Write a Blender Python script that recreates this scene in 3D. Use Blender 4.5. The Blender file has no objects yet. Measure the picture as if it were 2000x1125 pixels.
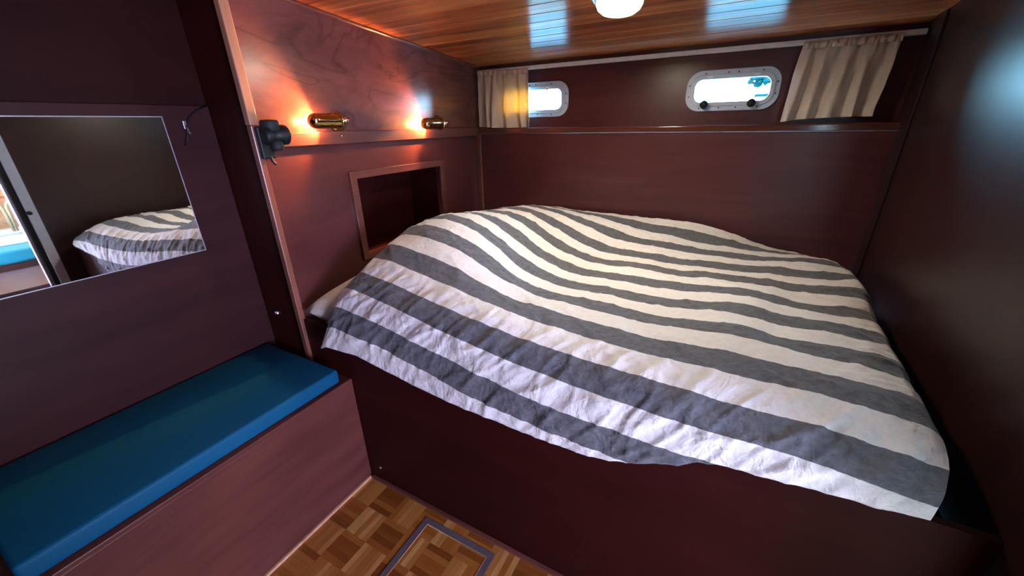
import bpy, bmesh, math, random
from mathutils import Vector, Matrix, noise
random.seed(7)
PI = math.pi
scene = bpy.context.scene
COL = scene.collection

# ------------------------------------------------------------------ camera
cam_d = bpy.data.cameras.new('camera')
cam = bpy.data.objects.new('camera', cam_d); COL.objects.link(cam)
cam_d.sensor_width = 36.0
cam_d.lens = 36.0 * 765.0 / 2000.0
cam_d.clip_start = 0.02
RC = Matrix(((0.877260, -0.170207, 0.448827), (0.479660, 0.346859, -0.805987), (-0.018495, 0.922344, 0.385927)))
cam.matrix_world = Matrix.Translation((0, 0, 1.45)) @ RC.to_4x4()
scene.camera = cam
scene.view_settings.view_transform = 'Standard'
scene.view_settings.look = 'None'
scene.view_settings.exposure = 0.95
scene.view_settings.gamma = 1.0

# ------------------------------------------------------------------ world: hazy bright sky
world = bpy.data.worlds.new('sky'); scene.world = world
world.use_nodes = True
wn = world.node_tree.nodes; wl = world.node_tree.links
wn['Background'].inputs['Color'].default_value = (0.32, 0.70, 1.0, 1)
wn['Background'].inputs['Strength'].default_value = 68.0

def area_light(name, loc, target, sx, sy, watts, color):
    d = bpy.data.lights.new(name, 'AREA'); d.shape = 'RECTANGLE'
    d.size = sx; d.size_y = sy; d.energy = watts; d.color = color
    o = bpy.data.objects.new(name, d); COL.objects.link(o)
    o.location = loc
    o.rotation_euler = (Vector(target) - Vector(loc)).to_track_quat('-Z', 'Y').to_euler()
    return o
def portal(name, loc, target, sx, sy):
    o = area_light(name, loc, target, sx, sy, 1, (1, 1, 1))
    o.data.cycles.is_portal = True
    return o
portal('porthole_portal', (-0.08, 2.34, 1.575), (-0.08, 0, 1.575), 0.40, 0.20)
portal('porthole_portal', (-1.064, 2.34, 1.575), (-1.064, 0, 1.575), 0.40, 0.20)
# daylight from the saloon windows beyond the open doorway on the right
area_light('saloon_daylight', (2.75, -0.55, 1.0), (-1.0, 0.5, 0.8), 0.9, 0.9, 118.0, (0.60, 0.62, 1.0))
area_light('saloon_fill', (2.2, 0.9, 1.85), (2.2, 0.9, 0.0), 0.7, 0.9, 9.0, (1.0, 0.95, 0.85))  # added to brighten the saloon; its ceiling has no opening
# weak bluish fill added above the camera's end of the cabin, no hatch there
area_light('overhead_fill', (-0.2, -0.35, 1.93), (-0.35, 1.2, 0.7), 0.45, 0.45, 0.3, (0.62, 0.72, 1.0))

# ------------------------------------------------------------------ materials
def new_mat(name):
    m = bpy.data.materials.new(name); m.use_nodes = True
    nt = m.node_tree
    return m, nt, nt.nodes['Principled BSDF'], nt.nodes['Material Output']
def nd(nt, typ, **kw):
    n = nt.nodes.new(typ)
    for k, v in kw.items():
        if k in ('operation', 'blend_type', 'data_type', 'noise_type', 'wave_type', 'bands_direction', 'feature', 'distribution'):
            setattr(n, k, v)
        else:
            n.inputs[k].default_value = v
    return n
def ramp(nt, fac, stops):
    r = nt.nodes.new('ShaderNodeValToRGB')
    el = r.color_ramp.elements
    while len(el) < len(stops): el.new(0.5)
    for e, (p, c) in zip(el, stops):
        e.position = p; e.color = (c[0], c[1], c[2], 1)
    nt.links.new(fac, r.inputs['Fac'])
    return r.outputs['Color']
def plain(name, col, rough=0.5, metal=0.0, spec=0.5, coat=0.0):
    m, nt, b, o = new_mat(name)
    tc = nd(nt, 'ShaderNodeTexCoord'); nz = nd(nt, 'ShaderNodeTexNoise', Scale=35.0, Detail=3.0)
    nt.links.new(tc.outputs['Object'], nz.inputs['Vector'])
    c = ramp(nt, nz.outputs['Fac'], [(0.3, [v * 0.93 for v in col]), (0.7, [min(1, v * 1.05) for v in col])])
    nt.links.new(c, b.inputs['Base Color'])
    b.inputs['Roughness'].default_value = rough; b.inputs['Metallic'].default_value = metal
    b.inputs['Specular IOR Level'].default_value = spec; b.inputs['Coat Weight'].default_value = coat
    b.inputs['Coat Roughness'].default_value = 0.1
    return m
def wood(name, dark, light, grain='y', scale=1.0, rough=0.3, figure=0.0, spec=0.5, coat=0.0, coat_rough=0.1, bump=0.02):
    """varnished veneer: fine streaks along one axis over a slow mottled figure"""
    m, nt, b, o = new_mat(name)
    L = nt.links.new
    tc = nd(nt, 'ShaderNodeTexCoord')
    mp = nd(nt, 'ShaderNodeMapping')
    s = {'x': (1.6, 22, 22), 'y': (22, 1.6, 22), 'z': (22, 22, 1.6)}[grain]
    mp.inputs['Scale'].default_value = [v * scale for v in s]
    L(tc.outputs['Object'], mp.inputs['Vector'])
    wob = nd(nt, 'ShaderNodeTexNoise', Scale=2.3, Detail=2.0); L(tc.outputs['Object'], wob.inputs['Vector'])
    mixv = nd(nt, 'ShaderNodeVectorMath', operation='MULTIPLY_ADD')
    L(wob.outputs['Color'], mixv.inputs[0]); mixv.inputs[1].default_value = (1.5 + 6 * figure,) * 3
    L(mp.outputs['Vector'], mixv.inputs[2])
    n1 = nd(nt, 'ShaderNodeTexNoise', Scale=1.0, Detail=6.0, Roughness=0.6); L(mixv.outputs['Vector'], n1.inputs['Vector'])
    n2 = nd(nt, 'ShaderNodeTexNoise', Scale=3.0, Detail=2.0); L(tc.outputs['Object'], n2.inputs['Vector'])
    add = nd(nt, 'ShaderNodeMath', operation='MULTIPLY_ADD'); L(n2.outputs['Fac'], add.inputs[0]); add.inputs[1].default_value = 0.45
    L(n1.outputs['Fac'], add.inputs[2])
    col = ramp(nt, add.outputs[0], [(0.42, dark), (0.95, light)])
    if figure > 0:
        wv = nd(nt, 'ShaderNodeTexNoise', Scale=2.4, Detail=3.0, Roughness=0.45, Distortion=1.0); 
        mp2 = nd(nt, 'ShaderNodeMapping'); mp2.inputs['Scale'].default_value = (1, 0.55, 1.5)
        L(tc.outputs['Object'], mp2.inputs['Vector']); L(mp2.outputs['Vector'], wv.inputs['Vector'])
        lines = nd(nt, 'ShaderNodeMath', operation='MULTIPLY'); L(wv.outputs['Fac'], lines.inputs[0]); lines.inputs[1].default_value = 11.0
        fr = nd(nt, 'ShaderNodeMath', operation='PINGPONG'); L(lines.outputs[0], fr.inputs[0]); fr.inputs[1].default_value = 1.0
        msk = ramp(nt, fr.outputs[0], [(0.0, (0.45,) * 3), (0.10, (0.85,) * 3), (0.5, (1, 1, 1))])
        mx = nd(nt, 'ShaderNodeMix', data_type='RGBA', blend_type='MULTIPLY'); mx.inputs[0].default_value = figure
        L(col, mx.inputs[6]); L(msk, mx.inputs[7]); col = mx.outputs[2]
    L(col, b.inputs['Base Color'])
    b.inputs['Roughness'].default_value = rough; b.inputs['Specular IOR Level'].default_value = spec
    b.inputs['Coat Weight'].default_value = coat; b.inputs['Coat Roughness'].default_value = coat_rough
    bp = nd(nt, 'ShaderNodeBump', Strength=bump, Distance=0.01); L(n1.outputs['Fac'], bp.inputs['Height'])
    L(bp.outputs['Normal'], b.inputs['Normal'])
    return m

MAH_D, MAH_L = (0.060, 0.014, 0.016), (0.105, 0.028, 0.031)
M = {}
M['mahogany'] = wood('mahogany_veneer', MAH_D, MAH_L, 'x', rough=0.32)
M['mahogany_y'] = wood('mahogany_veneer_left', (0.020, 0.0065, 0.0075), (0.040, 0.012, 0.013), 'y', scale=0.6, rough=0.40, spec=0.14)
M['mahogany_fig'] = wood('figured_mahogany_veneer', (0.062, 0.020, 0.020), (0.145, 0.052, 0.044), 'y', scale=0.7, rough=0.24, figure=0.6)
M['mahogany_head'] = wood('headboard_veneer', (0.046, 0.012, 0.013), (0.092, 0.026, 0.026), 'y', scale=0.5, rough=0.30, figure=0.12)
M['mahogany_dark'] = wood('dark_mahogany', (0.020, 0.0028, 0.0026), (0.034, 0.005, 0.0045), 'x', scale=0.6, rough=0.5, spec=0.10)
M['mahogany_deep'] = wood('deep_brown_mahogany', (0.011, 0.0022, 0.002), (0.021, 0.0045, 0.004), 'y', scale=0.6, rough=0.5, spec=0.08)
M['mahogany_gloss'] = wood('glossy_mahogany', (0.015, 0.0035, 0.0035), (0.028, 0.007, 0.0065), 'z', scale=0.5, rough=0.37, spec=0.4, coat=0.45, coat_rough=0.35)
M['bench_wood'] = wood('bench_mahogany', (0.058, 0.016, 0.013), (0.115, 0.034, 0.027), 'y', scale=0.7, rough=0.40, spec=0.25)
M['trim_post'] = wood('lit_post_wood', (0.22, 0.105, 0.06), (0.36, 0.19, 0.11), 'z', scale=1.6, rough=0.4, spec=0.25)  # upper post's lit look put into a paler wood colour
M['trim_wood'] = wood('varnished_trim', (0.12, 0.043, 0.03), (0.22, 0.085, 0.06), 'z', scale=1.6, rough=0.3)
M['trim_pale'] = wood('pale_trim', (0.42, 0.2, 0.11), (0.62, 0.36, 0.22), 'z', scale=1.6, rough=0.35)
M['trim_y'] = wood('varnished_trim_y', (0.065, 0.022, 0.019), (0.13, 0.046, 0.037), 'y', scale=1.6, rough=0.3)
M['ledge'] = wood('glossy_ledge', (0.06, 0.017, 0.014), (0.12, 0.038, 0.03), 'x', scale=1.6, rough=0.13, spec=0.9, bump=0.003)
M['trim_x'] = wood('varnished_trim_x', (0.08, 0.024, 0.018), (0.17, 0.058, 0.042), 'x', scale=1.6, rough=0.3)
M['brass'] = plain('polished_brass', (0.62, 0.40, 0.17), 0.12, 1.0)
M['brass_bright'] = plain('bright_brass', (0.85, 0.66, 0.35), 0.15, 1.0)
M['black'] = plain('black_plastic', (0.006, 0.007, 0.009), 0.5, 0.0, 0.3)
M['black_soft'] = plain('dark_grey_rubber', (0.012, 0.014, 0.015), 0.6, 0.0, 0.3)
M['alu'] = plain('white_painted_aluminium', (0.55, 0.64, 0.80), 0.4, 0.0)
M['white_plastic'] = plain('white_track_plastic', (0.90, 0.89, 0.92), 0.4)
M['steel'] = plain('dull_steel', (0.35, 0.34, 0.38), 0.35, 0.8)
M['hatch_frame'] = plain('grey_hatch_frame', (0.15, 0.12, 0.14), 0.45, 0.3)
M['mattress'] = plain('mattress_ticking', (0.25, 0.2, 0.18), 0.9)
M['screw'] = plain('screw_head', (0.12, 0.13, 0.15), 0.4, 0.6)

# --- ceiling planks: pitch pine stained mahogany, gloss varnish
def ceiling_mat():
    m, nt, b, o = new_mat('varnished_ceiling_planks'); L = nt.links.new
    tc = nd(nt, 'ShaderNodeTexCoord'); sp = nd(nt, 'ShaderNodeSeparateXYZ'); L(tc.outputs['Object'], sp.inputs[0])
    dv = nd(nt, 'ShaderNodeMath', operation='DIVIDE'); L(sp.outputs['Y'], dv.inputs[0]); dv.inputs[1].default_value = 0.0875
    fl = nd(nt, 'ShaderNodeMath', operation='FLOOR'); L(dv.outputs[0], fl.inputs[0])
    wnz = nd(nt, 'ShaderNodeTexWhiteNoise'); wnz.noise_dimensions = '1D'; L(fl.outputs[0], wnz.inputs['W'])
    mp = nd(nt, 'ShaderNodeMapping'); mp.inputs['Scale'].default_value = (1.5, 34, 34)
    L(tc.outputs['Object'], mp.inputs['Vector'])
    off = nd(nt, 'ShaderNodeVectorMath', operation='MULTIPLY_ADD'); L(wnz.outputs['Color'], off.inputs[0]); off.inputs[1].default_value = (9, 9, 9)
    L(mp.outputs['Vector'], off.inputs[2])
    n1 = nd(nt, 'ShaderNodeTexNoise', Scale=1.0, Detail=6.0, Roughness=0.62, Distortion=0.4); L(off.outputs['Vector'], n1.inputs['Vector'])
    a = nd(nt, 'ShaderNodeMath', operation='MULTIPLY_ADD'); L(wnz.outputs['Value'], a.inputs[0]); a.inputs[1].default_value = 0.22; L(n1.outputs['Fac'], a.inputs[2])
    col = ramp(nt, a.outputs[0], [(0.38, (0.20, 0.042, 0.014)), (0.6, (0.46, 0.12, 0.038)), (0.85, (0.72, 0.27, 0.09))])
    L(col, b.inputs['Base Color'])
    b.inputs['Roughness'].default_value = 0.30; b.inputs['Specular IOR Level'].default_value = 0.75
    b.inputs['Anisotropic'].default_value = 0.9
    tg = nt.nodes.new('ShaderNodeTangent'); tg.direction_type = 'RADIAL'; tg.axis = 'X'; L(tg.outputs[0], b.inputs['Tangent'])
    mr_ = nd(nt, 'ShaderNodeMapping'); mr_.inputs['Scale'].default_value = (3.0, 420, 420); L(tc.outputs['Object'], mr_.inputs['Vector'])
    rb = nd(nt, 'ShaderNodeTexNoise', Scale=1.0, Detail=1.0); L(mr_.outputs['Vector'], rb.inputs['Vector'])
    hs = nd(nt, 'ShaderNodeMath', operation='MULTIPLY_ADD'); L(rb.outputs['Fac'], hs.inputs[0]); hs.inputs[1].default_value = 0.32; L(n1.outputs['Fac'], hs.inputs[2])
    bp = nd(nt, 'ShaderNodeBump', Strength=0.3, Distance=0.002); L(hs.outputs[0], bp.inputs['Height'])
    L(bp.outputs['Normal'], b.inputs['Normal'])
    return m
M['ceiling'] = ceiling_mat()

# --- mosaic parquet: 112 mm squares of five fingers, direction alternating
def parquet_mat():
    m, nt, b, o = new_mat('mosaic_parquet'); L = nt.links.new
    def math_(op, a_, b_=None, c_=None):
        n = nd(nt, 'ShaderNodeMath', operation=op)
        for i, v in enumerate((a_, b_, c_)):
            if v is None: continue
            if isinstance(v, (int, float)): n.inputs[i].default_value = v
            else: L(v, n.inputs[i])
        return n.outputs[0]
    tc = nd(nt, 'ShaderNodeTexCoord'); sp = nd(nt, 'ShaderNodeSeparateXYZ'); L(tc.outputs['Object'], sp.inputs[0])
    P_ = 0.109
    x = math_('DIVIDE', math_('ADD', sp.outputs['X'], 1.206 + P_ * 20), P_)
    y = math_('DIVIDE', math_('ADD', sp.outputs['Y'], -0.822 + P_ * 40 * 1.04), P_ * 1.04)
    fx = math_('FLOOR', x); fy = math_('FLOOR', y); ux = math_('FRACT', x); uy = math_('FRACT', y)
    par = math_('MODULO', math_('ADD', fx, fy), 2.0)
    mixf = nd(nt, 'ShaderNodeMix', data_type='FLOAT'); L(par, mixf.inputs[0]); L(uy, mixf.inputs[2]); L(ux, mixf.inputs[3])
    across = mixf.outputs[0]
    f5 = math_('MULTIPLY', across, 5.0); fi = math_('FLOOR', f5); ff = math_('FRACT', f5)
    cmb = nd(nt, 'ShaderNodeCombineXYZ'); L(fx, cmb.inputs[0]); L(fy, cmb.inputs[1]); L(fi, cmb.inputs[2])
    wnz = nd(nt, 'ShaderNodeTexWhiteNoise'); L(cmb.outputs[0], wnz.inputs['Vector'])
    # grain stretched along the finger
    sc = nd(nt, 'ShaderNodeMix', data_type='VECTOR'); L(par, sc.inputs[0])
    sc.inputs[4].default_value = (14, 160, 1); sc.inputs[5].default_value = (160, 14, 1)
    mv = nd(nt, 'ShaderNodeVectorMath', operation='MULTIPLY'); L(tc.outputs['Object'], mv.inputs[0]); L(sc.outputs[1], mv.inputs[1])
    ad = nd(nt, 'ShaderNodeVectorMath', operation='ADD'); L(mv.outputs[0], ad.inputs[0])
    w10 = nd(nt, 'ShaderNodeVectorMath', operation='SCALE'); L(wnz.outputs['Color'], w10.inputs[0]); w10.inputs['Scale'].default_value = 20
    L(w10.outputs[0], ad.inputs[1])
    nz = nd(nt, 'ShaderNodeTexNoise', Scale=1.0, Detail=4.0); L(ad.outputs[0], nz.inputs['Vector'])
    # blocks laid lengthwise look paler than their neighbours
    t = math_('ADD', math_('MULTIPLY', wnz.outputs['Value'], 0.5), math_('MULTIPLY', nz.outputs['Fac'], 0.35))
    t = math_('ADD', t, math_('MULTIPLY', par, 0.30))
    col = ramp(nt, t, [(0.2, (0.17, 0.045, 0.006)), (0.5, (0.29, 0.092, 0.014)), (0.8, (0.40, 0.165, 0.040)), (1.0, (0.55, 0.29, 0.10))])
    e1 = math_('MINIMUM', ff, math_('SUBTRACT', 1.0, ff)); e1 = math_('MULTIPLY', e1, 0.2)
    e2 = math_('MINIMUM', math_('MINIMUM', ux, math_('SUBTRACT', 1.0, ux)), math_('MINIMUM', uy, math_('SUBTRACT', 1.0, uy)))
    e = math_('MINIMUM', e1, e2)
    gap = ramp(nt, e, [(0.0, (0.45,) * 3), (0.008, (1, 1, 1))])
    mx = nd(nt, 'ShaderNodeMix', data_type='RGBA', blend_type='MULTIPLY'); mx.inputs[0].default_value = 0.8
    L(col, mx.inputs[6]); L(gap, mx.inputs[7]); L(mx.outputs[2], b.inputs['Base Color'])
    b.inputs['Roughness'].default_value = 0.38
    return m
M['parquet'] = parquet_mat()

# --- duvet cover: woven white and grey stripes (uv.y counts the stripes)
def duvet_mat():
    m, nt, b, o = new_mat('striped_duvet_cotton'); L = nt.links.new
    uv = nd(nt, 'ShaderNodeUVMap'); sp = nd(nt, 'ShaderNodeSeparateXYZ'); L(uv.outputs['UV'], sp.inputs[0])
    nz0 = nd(nt, 'ShaderNodeTexNoise', Scale=1.0, Detail=2.0)
    mp = nd(nt, 'ShaderNodeMapping'); mp.inputs['Scale'].default_value = (55, 1.3, 1); L(uv.outputs['UV'], mp.inputs['Vector']); L(mp.outputs['Vector'], nz0.inputs['Vector'])
    y = nd(nt, 'ShaderNodeMath', operation='MULTIPLY_ADD'); L(nz0.outputs['Fac'], y.inputs[0]); y.inputs[1].default_value = 0.05; L(sp.outputs['Y'], y.inputs[2])
    h = nd(nt, 'ShaderNodeMath', operation='MULTIPLY'); L(y.outputs[0], h.inputs[0]); h.inputs[1].default_value = 0.5
    fr = nd(nt, 'ShaderNodeMath', operation='FRACT'); L(h.outputs[0], fr.inputs[0])
    tc = nd(nt, 'ShaderNodeTexCoord')
    mot = nd(nt, 'ShaderNodeTexNoise', Scale=60.0, Detail=5.0, Roughness=0.7); L(tc.outputs['Object'], mot.inputs['Vector'])
    grey = ramp(nt, mot.outputs['Fac'], [(0.3, (0.085, 0.085, 0.098)), (0.72, (0.15, 0.15, 0.168))])
    white = ramp(nt, mot.outputs['Fac'], [(0.3, (0.70, 0.675, 0.665)), (0.72, (0.80, 0.775, 0.765))])
    sel = ramp(nt, fr.outputs[0], [(0.0, (1, 1, 1)), (0.0125, (1, 1, 1)), (0.016, (0, 0, 0)), (0.5125, (0, 0, 0)), (0.516, (1, 1, 1))])
    # first half of every pair is grey
    mx = nd(nt, 'ShaderNodeMix', data_type='RGBA'); L(sel, mx.inputs[0]); L(grey, mx.inputs[6]); L(white, mx.inputs[7])
    L(mx.outputs[2], b.inputs['Base Color'])
    b.inputs['Roughness'].default_value = 0.85; b.inputs['Specular IOR Level'].default_value = 0.2
    b.inputs['Sheen Weight'].default_value = 0.15
    w1 = nd(nt, 'ShaderNodeTexNoise', Scale=38.0, Detail=5.0, Roughness=0.62, Distortion=0.6); L(tc.outputs['Object'], w1.inputs['Vector'])
    w2 = nd(nt, 'ShaderNodeTexNoise', Scale=11.0, Detail=4.0, Roughness=0.55, Distortion=1.2); L(tc.outputs['Object'], w2.inputs['Vector'])
    s_ = nd(nt, 'ShaderNodeMath', operation='MULTIPLY_ADD'); L(w2.outputs['Fac'], s_.inputs[0]); s_.inputs[1].default_value = 2.2; L(w1.outputs['Fac'], s_.inputs[2])
    bp = nd(nt, 'ShaderNodeBump', Strength=0.55, Distance=0.008); L(s_.outputs[0], bp.inputs['Height']); L(bp.outputs['Normal'], b.inputs['Normal'])
    return m
M['duvet'] = duvet_mat()
def fabric(name, c0, c1, trans=0.0, scale=120.0, bump=0.3, tcol=None):
    m, nt, b, o = new_mat(name); L = nt.links.new
    tc = nd(nt, 'ShaderNodeTexCoord'); n = nd(nt, 'ShaderNodeTexNoise', Scale=scale, Detail=4.0, Roughness=0.7); L(tc.outputs['Object'], n.inputs['Vector'])
    col = ramp(nt, n.outputs['Fac'], [(0.3, c0), (0.7, c1)]); L(col, b.inputs['Base Color'])
    b.inputs['Roughness'].default_value = 0.8; b.inputs['Specular IOR Level'].default_value = 0.25
    bp = nd(nt, 'ShaderNodeBump', Strength=bump, Distance=0.002); L(n.outputs['Fac'], bp.inputs['Height']); L(bp.outputs['Normal'], b.inputs['Normal'])
    if trans:
        t = nd(nt, 'ShaderNodeBsdfTranslucent'); t.inputs['Color'].default_value = (*(tcol or c1), 1)
        mx = nt.nodes.new('ShaderNodeMixShader'); mx.inputs[0].default_value = trans
        L(b.outputs[0], mx.inputs[1]); L(t.outputs[0], mx.inputs[2]); L(mx.outputs[0], o.inputs['Surface'])
    return m
M['pillow'] = fabric('cream_pillow_cotton', (0.62, 0.55, 0.46), (0.72, 0.65, 0.56), scale=60)
M['curtain'] = fabric('cream_curtain_cloth', (0.78, 0.73, 0.65), (0.88, 0.83, 0.75), 0.30, 180, 0.3, (1.0, 0.46, 0.10))
M['cushion'] = fabric('teal_vinyl', (0.0035, 0.066, 0.145), (0.005, 0.085, 0.18), 0, 260, 0.15)
M['cushion'].node_tree.nodes['Principled BSDF'].inputs['Roughness'].default_value = 0.5
M['cushion'].node_tree.nodes['Principled BSDF'].inputs['Specular IOR Level'].default_value = 0.12
M['teal'] = plain('teal_seat_cloth', (0.02, 0.20, 0.27), 0.7)
M['orange_wood'] = wood('honey_wood', (0.45, 0.16, 0.07), (0.70, 0.32, 0.16), 'x', rough=0.4)
M['cream'] = plain('cream_cloth', (0.8, 0.8, 0.76), 0.7)
M['tan'] = plain('tan_wood', (0.42, 0.27, 0.15), 0.5)
M['grey_wall'] = plain('pale_lining', (0.55, 0.48, 0.42), 0.8)

def glass_pane():
    m, nt, b, o = new_mat('porthole_acrylic'); L = nt.links.new
    tr = nd(nt, 'ShaderNodeBsdfTransparent'); tr.inputs[0].default_value = (0.93, 0.97, 0.97, 1)
    gl = nd(nt, 'ShaderNodeBsdfGlossy'); gl.inputs['Roughness'].default_value = 0.03
    fr = nd(nt, 'ShaderNodeFresnel'); fr.inputs['IOR'].default_value = 1.45
    nz = nd(nt, 'ShaderNodeTexNoise', Scale=6.0); bp = nd(nt, 'ShaderNodeBump', Strength=0.05); L(nz.outputs['Fac'], bp.inputs['Height']); L(bp.outputs['Normal'], gl.inputs['Normal'])
    mx = nt.nodes.new('ShaderNodeMixShader'); L(fr.outputs[0], mx.inputs[0]); L(tr.outputs[0], mx.inputs[1]); L(gl.outputs[0], mx.inputs[2])
    L(mx.outputs[0], o.inputs['Surface'])
    return m
M['pane'] = glass_pane()
def mirror_mat():
    m, nt, b, o = new_mat('mirror_silvering'); L = nt.links.new
    n = nd(nt, 'ShaderNodeTexNoise', Scale=3.0); c = ramp(nt, n.outputs['Fac'], [(0.0, (0.86, 0.88, 0.88)), (1.0, (0.9, 0.91, 0.91))]); L(c, b.inputs['Base Color'])
    b.inputs['Metallic'].default_value = 1.0; b.inputs['Roughness'].default_value = 0.015
    return m
M['mirror'] = mirror_mat()
M['mirror_edge'] = plain('bevelled_mirror_edge', (0.55, 0.58, 0.66), 0.25, 0.6)
def glow(name, col, strength):
    m, nt, b, o = new_mat(name)
    n = nd(nt, 'ShaderNodeTexNoise', Scale=8.0); c = ramp(nt, n.outputs['Fac'], [(0.2, [v * 0.96 for v in col]), (0.8, col)])
    nt.links.new(c, b.inputs['Emission Color']); b.inputs['Emission Strength'].default_value = strength
    b.inputs['Base Color'].default_value = (0.8, 0.75, 0.6, 1); b.inputs['Roughness'].default_value = 0.3
    return m
M['globe'] = glow('lit_frosted_globe', (1.0, 0.88, 0.42), 2.3)
M['bulb'] = glow('lit_bulb', (1.0, 0.55, 0.16), 220.0)

# ------------------------------------------------------------------ mesh helpers
def link(name, me, mat, parent=None, smooth=False):
    o = bpy.data.objects.new(name, me); COL.objects.link(o)
    if mat: me.materials.append(mat)
    if smooth:
        for p in me.polygons: p.use_smooth = True
    if parent: o.parent = parent
    return o
def finish(name, bm, mat, parent=None, smooth=False, loc=None, recalc=True):
    if recalc: bmesh.ops.recalc_face_normals(bm, faces=bm.faces)
    me = bpy.data.meshes.new(name); bm.to_mesh(me); bm.free()
    o = link(name, me, mat, parent, smooth)
    if loc: o.location = loc
    return o
def add_box(bm, x0, x1, y0, y1, z0, z1, bev=0.0, seg=2):
    vs = [bm.verts.new((x, y, z)) for x in (x0, x1) for y in (y0, y1) for z in (z0, z1)]
    f = [(0, 1, 3, 2), (4, 6, 7, 5), (0, 4, 5, 1), (2, 3, 7, 6), (0, 2, 6, 4), (1, 5, 7, 3)]
    fs = [bm.faces.new([vs[i] for i in q]) for q in f]
    if bev:
        es = list({e for q in fs for e in q.edges})
        bmesh.ops.bevel(bm, geom=es, offset=bev, segments=seg, affect='EDGES', profile=0.5)
    return vs
def box(name, x0, x1, y0, y1, z0, z1, mat, parent=None, bev=0.0015):
    bm = bmesh.new(); add_box(bm, x0, x1, y0, y1, z0, z1, bev)
    return finish(name, bm, mat, parent)
def lathe(bm, prof, axis_from, axis_to, n=32, sx=1.0):
    """prof: list of (distance along axis, radius)"""
    a = Vector(axis_from); d = (Vector(axis_to) - a).normalized()
    q = d.to_track_quat('Z', 'Y')
    rings = []
    for t, r in prof:
        if r < 1e-6: rings.append([bm.verts.new(a + d * t)])
        else: rings.append([bm.verts.new(a + d * t + q @ Vector((r * sx * math.cos(2 * PI * k / n), r * math.sin(2 * PI * k / n), 0))) for k in range(n)])
    for r0, r1 in zip(rings, rings[1:]):
        for k in range(n):
            k2 = (k + 1) % n
            if len(r0) == 1 and len(r1) == 1: continue
            if len(r0) == 1: bm.faces.new((r0[0], r1[k], r1[k2]))
            elif len(r1) == 1: bm.faces.new((r0[k], r0[k2], r1[0]))
            else: bm.faces.new((r0[k], r0[k2], r1[k2], r1[k]))
    for r in (rings[0], rings[-1]):
        if len(r) > 1: bm.faces.new(r)
def tube(bm, pts, rad, n=10):
    pts = [Vector(p) for p in pts]; rings = []
    for i, p in enumerate(pts):
        d = (pts[min(i + 1, len(pts) - 1)] - pts[max(i - 1, 0)]).normalized()
        q = d.to_track_quat('Z', 'Y')
        r = rad[i] if isinstance(rad, (list, tuple)) else rad
        rings.append([bm.verts.new(p + q @ Vector((r * math.cos(2 * PI * k / n), r * math.sin(2 * PI * k / n), 0))) for k in range(n)])
    for r0, r1 in zip(rings, rings[1:]):
        for k in range(n): bm.faces.new((r0[k], r0[(k + 1) % n], r1[(k + 1) % n], r1[k]))
    bm.faces.new(rings[0]); bm.faces.new(rings[-1])
def rrect(x0, x1, y0, y1, r, n=8):
    if r <= 0: return [(x0, y0), (x1, y0), (x1, y1), (x0, y1)]
    out = []
    for cx_, cy_, a0 in ((x1 - r, y0 + r, -PI / 2), (x1 - r, y1 - r, 0), (x0 + r, y1 - r, PI / 2), (x0 + r, y0 + r, PI)):
        for k in range(n + 1):
            a = a0 + PI / 2 * k / n; out.append((cx_ + r * math.cos(a), cy_ + r * math.sin(a)))
    return out
def slab(name, loops, depth, mat, basis, parent=None, bevel=0.0):
    """flat shape with holes, given thickness: loops[0] outer, others holes; basis = matrix for (u, v, thickness)"""
    cu = bpy.data.curves.new(name, 'CURVE'); cu.dimensions = '2D'; cu.fill_mode = 'BOTH'
    cu.extrude = depth / 2; cu.bevel_depth = bevel; cu.bevel_resolution = 2
    for lp in loops:
        s = cu.splines.new('POLY'); s.points.add(len(lp) - 1)
        for p, (u, v) in zip(s.points, lp): p.co = (u, v, 0, 1)
        s.use_cyclic_u = True
    tmp = bpy.data.objects.new(name, cu); COL.objects.link(tmp)
    dg = bpy.context.evaluated_depsgraph_get()
    me = bpy.data.meshes.new_from_object(tmp.evaluated_get(dg))
    bpy.data.objects.remove(tmp); me.transform(basis)
    me.name = name
    return link(name, me, mat, parent)
def basis(origin, u, v, w):
    m = Matrix.Identity(4)
    for c, vec in enumerate((u, v, w)):
        for r in range(3): m[r][c] = vec[r]
    for r in range(3): m[r][3] = origin[r]
    return m
def struct(o): o['kind'] = 'structure'; return o
def thing(name, label, cat, loc=(0, 0, 0), group=None):
    o = bpy.data.objects.new(name, None); COL.objects.link(o); o.location = loc; o.empty_display_size = 0.05
    return tag(o, label, cat, group)
def tag(o, label, cat, group=None):
    o['label'] = label; o['category'] = cat
    if group: o['group'] = group
    return o

# ------------------------------------------------------------------ the room
HX, BY, LX, RX = -1.45, 2.25, -1.69, 0.54          # headboard wall, hull side, left wall, right wall
def ceil_z(y): return 1.77 + 0.078 * (2.25 - y)
struct(box('floor', LX - 0.3, RX + 0.05, -0.9, 0.9, -0.05, 0.0, M['parquet'], bev=0))

bm = bmesh.new()                                        # ceiling: planks with open V joints, fore and aft
y = 2.262
while y > -0.95:
    y0, y1 = y - 0.0875, y
    g = 0.0030
    z0, z1 = ceil_z(y0), ceil_z(y1)
    prof = [(y0 + g * .8, z0 + .012), (y0 + g, z0 + .0020), (y0 + g + .0014, z0), (y1 - g - .0014, z1), (y1 - g, z1 + .0020), (y1 - g * .8, z1 + .012)]
    a = [bm.verts.new((LX - 0.35, p[0], p[1])) for p in prof]; b_ = [bm.verts.new((RX + 0.1, p[0], p[1])) for p in prof]
    for k in range(5): bm.faces.new((a[k], a[k + 1], b_[k + 1], b_[k]))
    y = y0
add_box(bm, LX - 0.35, RX + 0.1, -0.95, 2.36, 2.03, 2.06)
for v in bm.verts:
    pass
struct(finish('ceiling', bm, M['ceiling']))
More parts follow.
